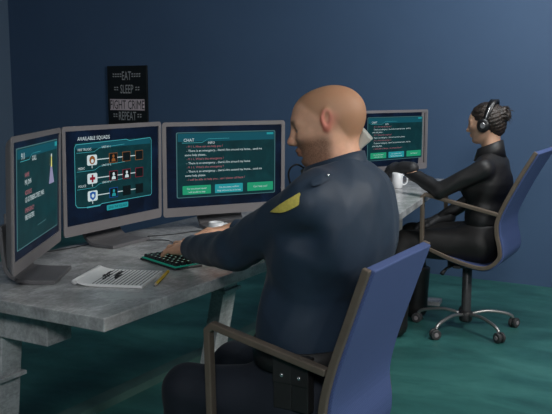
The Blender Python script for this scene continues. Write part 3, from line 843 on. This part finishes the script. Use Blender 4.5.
for w_, e in ((wrL, elL), (wrR, elR)):
    d = nrm(w_-e)
    shirt.rbox(w_+d*.055, (.055, .08, .08), .004, .004, 's', np.stack([d, nrm(np.cross((0, 0, 1), d)), np.cross(d, nrm(np.cross((0, 0, 1), d)))], 1))
shirt.plane((-.935, 1.955, 1.112), nrm((-.35, 0, 1)))
shirt.plane((0, 0, .50), (0, 0, -1))
wr1 = wrinkle(.0042, 26, 1)
def shirt_disp(P): return wr1(P)
SHIRT = child_sdf('uniform_shirt', shirt, .0055, M['navy'], shirt_disp)
trou = Sdf()
trou.cone((-1.00, 1.95, .465), (-1.01, 1.95, .56), .135, .136, .05, sy=(1, .80, 1)); man_legs(trou, .016)
trou.plane((0, 0, .595), (0, 0, 1))
child_sdf('trousers', trou, .0065, M['navyd'], wrinkle(.004, 22, 2))
for y in (1, -1):
    s = Sdf(); ay = 1.95+y*.13
    s.cone((-1.40, ay, .12), (-1.39, ay, .05), .046, .044, .02); s.cone((-1.40, ay, .045), (-1.52, ay, .038), .044, .038, .03); s.plane((0, 0, .004), (0, 0, -1))
    child_sdf('shoe', s, .006, M['boot'])
def ring(bm, c, ax, ay, z0, z1, th, n=40, tilt=0, flare=0):
    rings = []
    for r_, z in ((0, z0), (th, z0), (th+flare, z1), (flare, z1)):
        rings.append([(c[0]+(ax+r_)*math.cos(2*math.pi*k/n), c[1]+(ay+r_)*math.sin(2*math.pi*k/n), z+tilt*math.cos(2*math.pi*k/n)) for k in range(n)])
    rings.append(rings[0]); loft(bm, rings, cap=False)
def off(bm, base):
    for v in bm.verts: v.co -= Vector(base)
b = bmesh.new(); ring(b, (-1.012, 1.95), .141, .177, .575, .630, .010); off(b, OB); belt = obj('belt', b, M['belt'], person, True)
# collar: stands round the neck, higher at the nape
def collar(par, c, ax, ay, zlow, zhigh, tilt_low, tilt_high, base, m, gap=.5, flare=-.006, yaw=180):
    b = bmesh.new(); n = 44; rings = []
    for r_, z, tl in ((0, zlow, tilt_low), (.006, zlow, tilt_low), (.006+flare+.002, zhigh, tilt_high), (flare, zhigh, tilt_high)):
        row = []
        for k in range(n+1):
            a = gap+(2*math.pi-2*gap)*k/n+R(yaw)
            row.append((c[0]+(ax+r_)*math.cos(a)-base[0], c[1]+(ay+r_)*math.sin(a)-base[1], z+tl*math.cos(a)-base[2]))
        rings.append(row)
    rings.append(rings[0]); loft(b, rings, cap=False, closed=False)
    o = obj('collar', b, m, par, True)
    return o
collar(person, (-.950, 1.955), .090, .090, 1.064, 1.118, .018, .026, OB, M['navy'], .22, -.018)
# ray cast helper onto a modelled garment: used to lay sewn-on details on its surface
def project(sd, P, D, disp=None, lift=.0015, steps=60):
    P = np.asarray(P, float).copy(); D = nrm(D)
    for _ in range(steps):
        d = sd.ev(P)+(disp(P) if disp is not None else 0)
        P += D[None, :]*np.clip(d-lift, -.01, .05)[:, None]*.7
    return P
def sewn(name, outline, sd, origin, U, V, D, m, disp=None, lift=.002, thick=.0, h=.006, parent=None):
    """fill an outline (u,v) in the plane origin+uU+vV with a grid and drop it along D on the garment"""
    b = bmesh.new()
    vs = [b.verts.new((u, v, 0)) for u, v in outline]; b.faces.new(vs)
    bmesh.ops.triangulate(b, faces=b.faces)
    for _ in range(6):
        ed = [e for e in b.edges if e.calc_length() > h]
        if not ed: break
        bmesh.ops.subdivide_edges(b, edges=ed, cuts=1); bmesh.ops.triangulate(b, faces=[f for f in b.faces if len(f.verts) > 3])
    uv = np.array([v.co[:2] for v in b.verts])
    P = np.asarray(origin)+uv[:, :1]*np.asarray(U)+uv[:, 1:]*np.asarray(V)
    P = project(sd, P, D, disp, lift)
    for v, p in zip(b.verts, P): v.co = Vector(p-OB)
    if thick:
        D = nrm(D)
        r = bmesh.ops.solidify(b, geom=list(b.faces), thickness=thick)
    me = bpy.data.meshes.new(name); b.to_mesh(me); b.free()
    return link(name, me, m, parent, True)
CAMP = np.array((0, 0, 1.30)); CF = 819.0; CTH = math.atan(117/819)
def ray(px, py):
    dx = (px-276)/CF; dy = (207-py)/CF
    fy = math.cos(CTH)+dy*math.sin(CTH); fz = -math.sin(CTH)+dy*math.cos(CTH)
    return np.array((.8660254*dx-.5*fy, .5*dx+.8660254*fy, fz))
def plane_frame(cx, cy, depth):
    D = nrm(ray(cx, cy)); o = CAMP+D*depth; U = nrm(np.cross(D, (0, 0, 1))); V = np.cross(U, D); return o, U, V, D
def outline_from(pix, o, U, V, D):
    out = []
    for px, py in pix:
        r = ray(px, py); t = ((o-CAMP)@D)/(r@D); q = CAMP+r*t-o; out.append((q@U, q@V))
    return out
o_, U_, V_, D_ = plane_frame(285, 203, 1.75)
pt = outline_from([(267, 213.5), (272, 209.5), (279, 204.5), (286, 200), (294, 195.5), (301.5, 191), (302.6, 193), (301.4, 196), (301.2, 200), (300.6, 205), (296, 208), (290, 211), (284, 213.4), (279, 214.4), (273, 214.2)], o_, U_, V_, D_)
sewn('shoulder_patch', pt, shirt, o_, U_, V_, D_, M['patch'], shirt_disp, .0035, h=.005, parent=SHIRT)
o_, U_, V_, D_ = plane_frame(318, 180, 1.75)
ep = outline_from([(309.5, 184), (313, 179), (322, 174), (331, 172.2), (335, 174), (334, 177), (322, 184.5), (313, 187.2)], o_, U_, V_, D_)
EP = sewn('epaulette', ep, shirt, o_, U_, V_, D_, M['navy'], shirt_disp, .008, h=.006, parent=SHIRT)
def blob(name, px, py, sd, disp, lift, r, m, par):
    D = nrm(ray(px, py)); P = project(sd, (CAMP+D*1.7)[None, :], D, disp, lift)[0]
    b = bmesh.new(); bmesh.ops.create_uvsphere(b, u_segments=12, v_segments=8, radius=r, matrix=Matrix.Translation(Vector(P-OB)) @ Matrix.Diagonal((1, .6, 1, 1)))
    return obj(name, b, m, par, True)
blob('epaulette_button', 328, 175.5, shirt, shirt_disp, .010, .0045, M['snap'], EP)
# belt pouches on his left hip
for i, (cx, yw) in enumerate(((-1.000, 4), (-.945, -4))):
    b = bmesh.new(); box(b, (-.026, -.030, -.065), (.026, 0, .08)); box(b, (-.027, -.034, .005), (.027, -.028, .081))
    mxp = Matrix.Translation(Vector((cx, 1.790, .548))-Vector(OB)) @ Matrix.Rotation(R(yw), 4, 'Z')
    bmesh.ops.transform(b, matrix=mxp, verts=b.verts)
    po = obj('belt_pouch', b, M['belt'], belt, bevel=.004)
    b = bmesh.new(); bmesh.ops.create_uvsphere(b, u_segments=12, v_segments=8, radius=.0055, matrix=mxp @ Matrix.Translation((0, -.035, .028)) @ Matrix.Diagonal((1, .6, 1, 1)))
    obj('snap', b, M['snap'], po, True)
# handset held between ear and shoulder
hs = empty('telephone_handset', (-1.00, 2.055, 1.13), 0, 'pale grey telephone handset clamped between the officer\'s head and shoulder', 'telephone')
HS = np.array((-1.00, 2.055, 1.13))
def obox(bm, c, h, rot):
    mx = Matrix.Translation(Vector(c)) @ Matrix(rot.tolist()).to_4x4()
    box(bm, (-h[0], -h[1], -h[2]), (h[0], h[1], h[2]), mx)
ear_c = np.array((-.926, 2.045, 1.162))-HS; mic_c = np.array((-1.062, 2.03, 1.075))-HS
b = bmesh.new(); obox(b, ear_c, (.036, .032, .024), rotm(200, 42, 0)); obj('earpiece', b, M['handset'], hs, bevel=.004)
b = bmesh.new(); obox(b, mic_c, (.022, .022, .014), rotm(200, 25, 0)); obj('mouthpiece', b, M['handset_dark'], hs, bevel=.004)
b = bmesh.new(); tube(b, smooth_curve([tuple(ear_c+np.array((-.01, .02, 0))), tuple((ear_c+mic_c)/2+np.array((0, .03, .0))), tuple(mic_c)], 6), .013, 10); obj('handle', b, M['handset'], hs, True)
def on_y(px, py, y): r = ray(px, py); return CAMP+r*(y/r[1])
b = bmesh.new(); pts = [tuple(on_y(px, py, yy)-HS) for px, py, yy in ((304, 168, 2.03), (297, 164.5, 2.0), (290.5, 168, 1.98), (288.5, 175, 1.96), (290.5, 184, 1.94), (294, 193, 1.92), (297, 200, 1.93))]
tube(b, smooth_curve(pts, 6), .0026, 8); obj('cord', b, M['cable'], hs, True)

# ---- the woman
WB = np.array((-1.22, 4.30, .45))
WT = rotm(181, 9, 0); WO = np.array((-1.212, 4.30, 1.126)); WW = .83
wshL, wshR = np.array((-1.165, 4.150, .900)), np.array((-1.165, 4.450, .900))
welL, wwrL = np.array((-1.385, 4.10, .778)), np.array((-1.620, 4.20, .882))
welR, wwrR = np.array((-1.32, 4.50, .70)), np.array((-1.49, 4.43, .575))
def w_torso(s, g):
    s.cone((-1.19, 4.30, .50), (-1.185, 4.30, .64), .100+g, .092+g, .05, sy=(1, .72, 1))
    s.cone((-1.185, 4.30, .64), (-1.172, 4.30, .82), .086+g, .096+g, .05, sy=(1, .80, 1))
    s.cone((-1.172, 4.30, .82), (-1.168, 4.30, .90), .094+g, .075+g, .05, sy=(1, .75, 1))
    s.cone((-1.168, 4.205, .902), (-1.168, 4.395, .902), .046+g, .046+g, .05)
    for y in (1, -1): s.ell((-1.255, 4.30+y*.065, .80), (.05+g, .058+g, .06+g), .04)
def w_legs(s, g, k=.05):
    for hp, kn, an in (((-1.20, 4.21, .50), (-1.60, 4.14, .47), (-1.565, 3.985, .11)), ((-1.20, 4.39, .50), (-1.64, 4.42, .47), (-1.60, 4.39, .11))):
        s.cone(hp, kn, .082+g, .056+g, k); s.cone(kn, an, .055+g, .040+g, .025)
def w_arms(s, g):
    for a, e, w_ in ((wshL, welL, wwrL), (wshR, welR, wwrR)):
        s.cone(a, e, .045+g, .036+g, .025); s.cone(e, w_, .036+g, .025+g, .02)
wb = Sdf(); w_torso(wb, -.008); w_legs(wb, -.006); w_arms(wb, -.006)
wb.cone((-1.172, 4.30, .93), WO+WT@np.array((-.026, 0, -.04)), .050, .048, .025)
WG = head_sdf(wb, WT, WO, WW, False)
handL = dict(o=wwrL, X=(-.14, .05, -.004), Z=(.10, -.4, 1), thumb=-1)
handR = dict(o=wwrR, X=(-.12, -.03, -.03), Z=(-.1, .1, 1), thumb=1)
hand_sdf(wb, handL['o'], handL['X'], handL['Z'], -1, .86, (26, 22, 18)); hand_sdf(wb, handR['o'], handR['X'], handR['Z'], 1, .90, (20, 34, 26))
WLM = local_mask(WT, WO, WW)
def w_red(V):
    q = WLM(V); x, y, z = q[:, 0], q[:, 1], q[:, 2]
    return np.clip(np.exp(-((x-.10)/.014)**2-(y/.020)**2-((z+.065)/.010)**2)+.35*np.exp(-((x-.07)/.03)**2-((np.abs(y)-.045)/.02)**2-((z+.025)/.02)**2), 0, 1)
def w_brow(V):
    q = WLM(V); x, y, z = q[:, 0], q[:, 1], q[:, 2]
    return .9*np.exp(-((np.abs(y)-.030)/.020)**4-((z-.031)/.0045)**2)*(x > .06)
zero = lambda V: np.zeros(len(V))
woman = sdf_obj('person', wb, .0042, M['skinw'], WB, None, None, dict(scalp=zero, stubble=zero, red=w_red, brow=w_brow))
woman.location = WB
tag(woman, 'woman in black jacket with headphones and hair bun at the far desk', 'person')
def wchild(name, s, h, m, disp=None, par=None): return sdf_obj(name, s, h, m, WB, par or woman, disp)
eyes(woman, WG, WT, WW, WB)
jk = Sdf(); w_torso(jk, .010)
for a, e, w_ in ((wshL, welL, wwrL), (wshR, welR, wwrR)):
    d = nrm(w_-e); jk.cone(a, e, .053, .043, .02); jk.cone(e, w_-d*.01, .043, .035, .015)
    jk.rbox(w_+d*.048, (.05, .07, .07), .004, .004, 's', np.stack([d, nrm(np.cross((0, 0, 1), d)), np.cross(d, nrm(np.cross((0, 0, 1), d)))], 1))
jk.plane((-1.15, 4.30, .985), nrm((-.3, 0, 1))); jk.plane((0, 0, .50), (0, 0, -1))
jacket = wchild('jacket', jk, .006, M['leather'], wrinkle(.0035, 32, 5))
collar(woman, (-1.180, 4.30), .078, .074, .940, 1.016, .014, .026, WB, M['leather'], .35, -.020)
tr = Sdf(); tr.cone((-1.19, 4.30, .50), (-1.188, 4.30, .58), .118, .108, .05, sy=(1, .72, 1)); w_legs(tr, .018)
tr.plane((0, 0, .60), (0, 0, 1))
wchild('trousers', tr, .007, M['blackt'], wrinkle(.003, 24, 6))
for an in ((-1.565, 3.985), (-1.60, 4.39)):
    s = Sdf(); d = nrm((-.97, -.10, 0))
    a = np.array((an[0], an[1], 0.))
    s.cone(a+(.01, 0, .30), a+(0, 0, .07), .066, .062, .02); s.cone(a+(0, 0, .05), a+d*.10+(0, 0, .042), .052, .042, .03); s.plane((0, 0, .004), (0, 0, -1)); s.plane((0, 0, .30), (0, 0, 1))
    wchild('boot', s, .007, M['boot'])
for hd, th in ((handL, -1), (handR, 1)):
    s = Sdf(); hand_sdf(s, hd['o'], hd['X'], hd['Z'], th, .90, (26, 22, 18) if th < 0 else (20, 34, 26), inf=.0075); s.cone(hd['o']-nrm(hd['X'])*.06, hd['o'], .034, .034, .01)
    wchild('glove', s, .0045, M['glove'])
# hair drawn back to a bun
hr = Sdf()
def HE(c, r, k=.02, op='u', rot=None): hr.ell(WG(c), np.asarray(r)*WW, k, op, WT if rot is None else WT@rot)
HE((-.022, 0, .043), (.107, .087, .090), .02); HE((-.045, 0, .005), (.085, .083, .080), .03); HE((-.07, 0, -.035), (.05, .055, .06), .03)
HE((.135, 0, -.055), (.085, .12, .113), .012, 's')
for y in (1, -1): HE((.020, y*.085, -.060), (.055, .03, .055), .012, 's')
HE((-.128, 0, .045), (.038, .042, .045), .012); HE((-.142, .008, .028), (.026, .03, .034), .01)
def hairdisp(P):
    q = WLM(P); a = np.arctan2(q[:, 1], q[:, 2]-.03)
    return .0016*np.sin(a*42+8*np.sin(q[:, 0]*40))+.0012*np.sin(q[:, 2]*260+q[:, 1]*120)
hair = wchild('hair', hr, .0042, M['hair'], hairdisp)
b = bmesh.new(); rg = random.Random(8)
for i in range(26):
    a = rg.uniform(0, 6.28); st = np.array((-.140, .030*math.cos(a), .040+.034*math.sin(a)))
    dr = np.array((-.6-rg.random()*.5, math.cos(a)*rg.uniform(.2, 1), math.sin(a)*rg.uniform(.2, 1.1)+rg.uniform(-.3, .2)))
    L = rg.uniform(.018, .040); m1 = st+dr*L*.6; m2 = st+dr*L+np.array((0, 0, -.010))
    tube(b, [Vector(WG(p)-WB) for p in (st+np.array((.012, 0, 0)), m1, m2)], [.0032, .0022, .0006], 5)
obj('loose_strands', b, M['hair'], hair, True)
# headphones rest on her head: a thing of their own
hp = empty('headphones', tuple(WO), R(181), 'black headphones on the head of the woman in black', 'headphones')
b = bmesh.new(); pts = []
n = 25
def bandp(r_, z_, y_): 
    out = []
    for i in range(n):
        a = math.pi*i/(n-1); out.append(Vector((-.014-.034*math.sin(a), y_*math.cos(a), -.008+z_*math.sin(a))))
    return out
P = bandp(0, .128, .080)
rings = []
for i, p in enumerate(P):
    t = (P[min(i+1, n-1)]-P[max(i-1, 0)]).normalized(); nn = Vector((1, 0, 0)).cross(t).normalized()
    wd = .010+.010*math.sin(math.pi*i/(n-1)); th = .0035+.003*math.sin(math.pi*i/(n-1))
    rings.append([p+Vector((wd, 0, 0))+nn*th, p-Vector((wd, 0, 0))+nn*th, p-Vector((wd, 0, 0))-nn*th, p+Vector((wd, 0, 0))-nn*th])
loft(b, rings); obj('headband', b, M['hp'], hp, True)
for y in (1, -1):
    b = bmesh.new(); c = Vector((-.012, y*.070, -.008))
    rings = [[c+Vector((r_*math.cos(2*math.pi*q/20), y*o2, r_*1.1*math.sin(2*math.pi*q/20))) for q in range(20)] for o2, r_ in ((-.008, .024), (0, .033), (.012, .034), (.020, .030), (.024, .020))]
    loft(b, rings); cup = obj('ear_cup', b, M['hp'], hp, True)
    b = bmesh.new(); rr = [[c+Vector((r_*math.cos(2*math.pi*q/20), y*o2, r_*1.1*math.sin(2*math.pi*q/20))) for q in range(20)] for o2, r_ in ((.0235, .014), (.0255, .012))]
    loft(b, rr); obj('cup_badge', b, M['hpsil'], cup)
    b = bmesh.new(); tube(b, [P[i if y > 0 else n-1-i]+Vector((.0, y*.006, 0)) for i in (1, 3, 5, 7)], .0042, 8); obj('silver_slider', b, M['hpsil'], hp, True)

# ------------------------------------------------------------------ light and camera
def area(name, loc, target, size, power, color, sy=None):
    l = bpy.data.lights.new(name, 'AREA'); l.energy = power; l.size = size; l.color = color
    if sy: l.shape = 'RECTANGLE'; l.size_y = sy
    o = bpy.data.objects.new(name, l); COL.objects.link(o); o.location = loc
    o.rotation_euler = (Vector(target)-Vector(loc)).to_track_quat('-Z', 'Y').to_euler()
    return o
area('ceiling_lamp_right', (1.2, 2.7, 2.72), (-.9, 2.9, .4), 1.0, 95, (1, .97, .93))
area('ceiling_lamp_front', (.6, -1.0, 2.72), (-1.2, 2.2, .8), .8, 78, (.95, .98, 1))
area('back_wall_fill', (-.8, 3.9, 2.75), (-1.9, 5.5, 1.2), 1.0, 50, (.95, .98, 1))  # unseen fill light, added to brighten the back wall
w = bpy.data.worlds.new('world'); SC.world = w; w.use_nodes = True
w.node_tree.nodes['Background'].inputs[0].default_value = (.02, .03, .045, 1); w.node_tree.nodes['Background'].inputs[1].default_value = .5
cam = bpy.data.cameras.new('camera'); co = bpy.data.objects.new('camera', cam); COL.objects.link(co)
cam.sensor_width = 36; cam.lens = 819/552*36; cam.clip_start = .05
co.location = (0, 0, 1.30)
fwd = Vector((-.5*math.cos(CTH), .8660254*math.cos(CTH), -math.sin(CTH)))
co.rotation_euler = fwd.to_track_quat('-Z', 'Y').to_euler()
SC.camera = co
vs_ = SC.view_settings; vs_.view_transform = 'Standard'; vs_.look = 'None'; vs_.exposure = 0; vs_.gamma = 1; vs_.use_curve_mapping = False
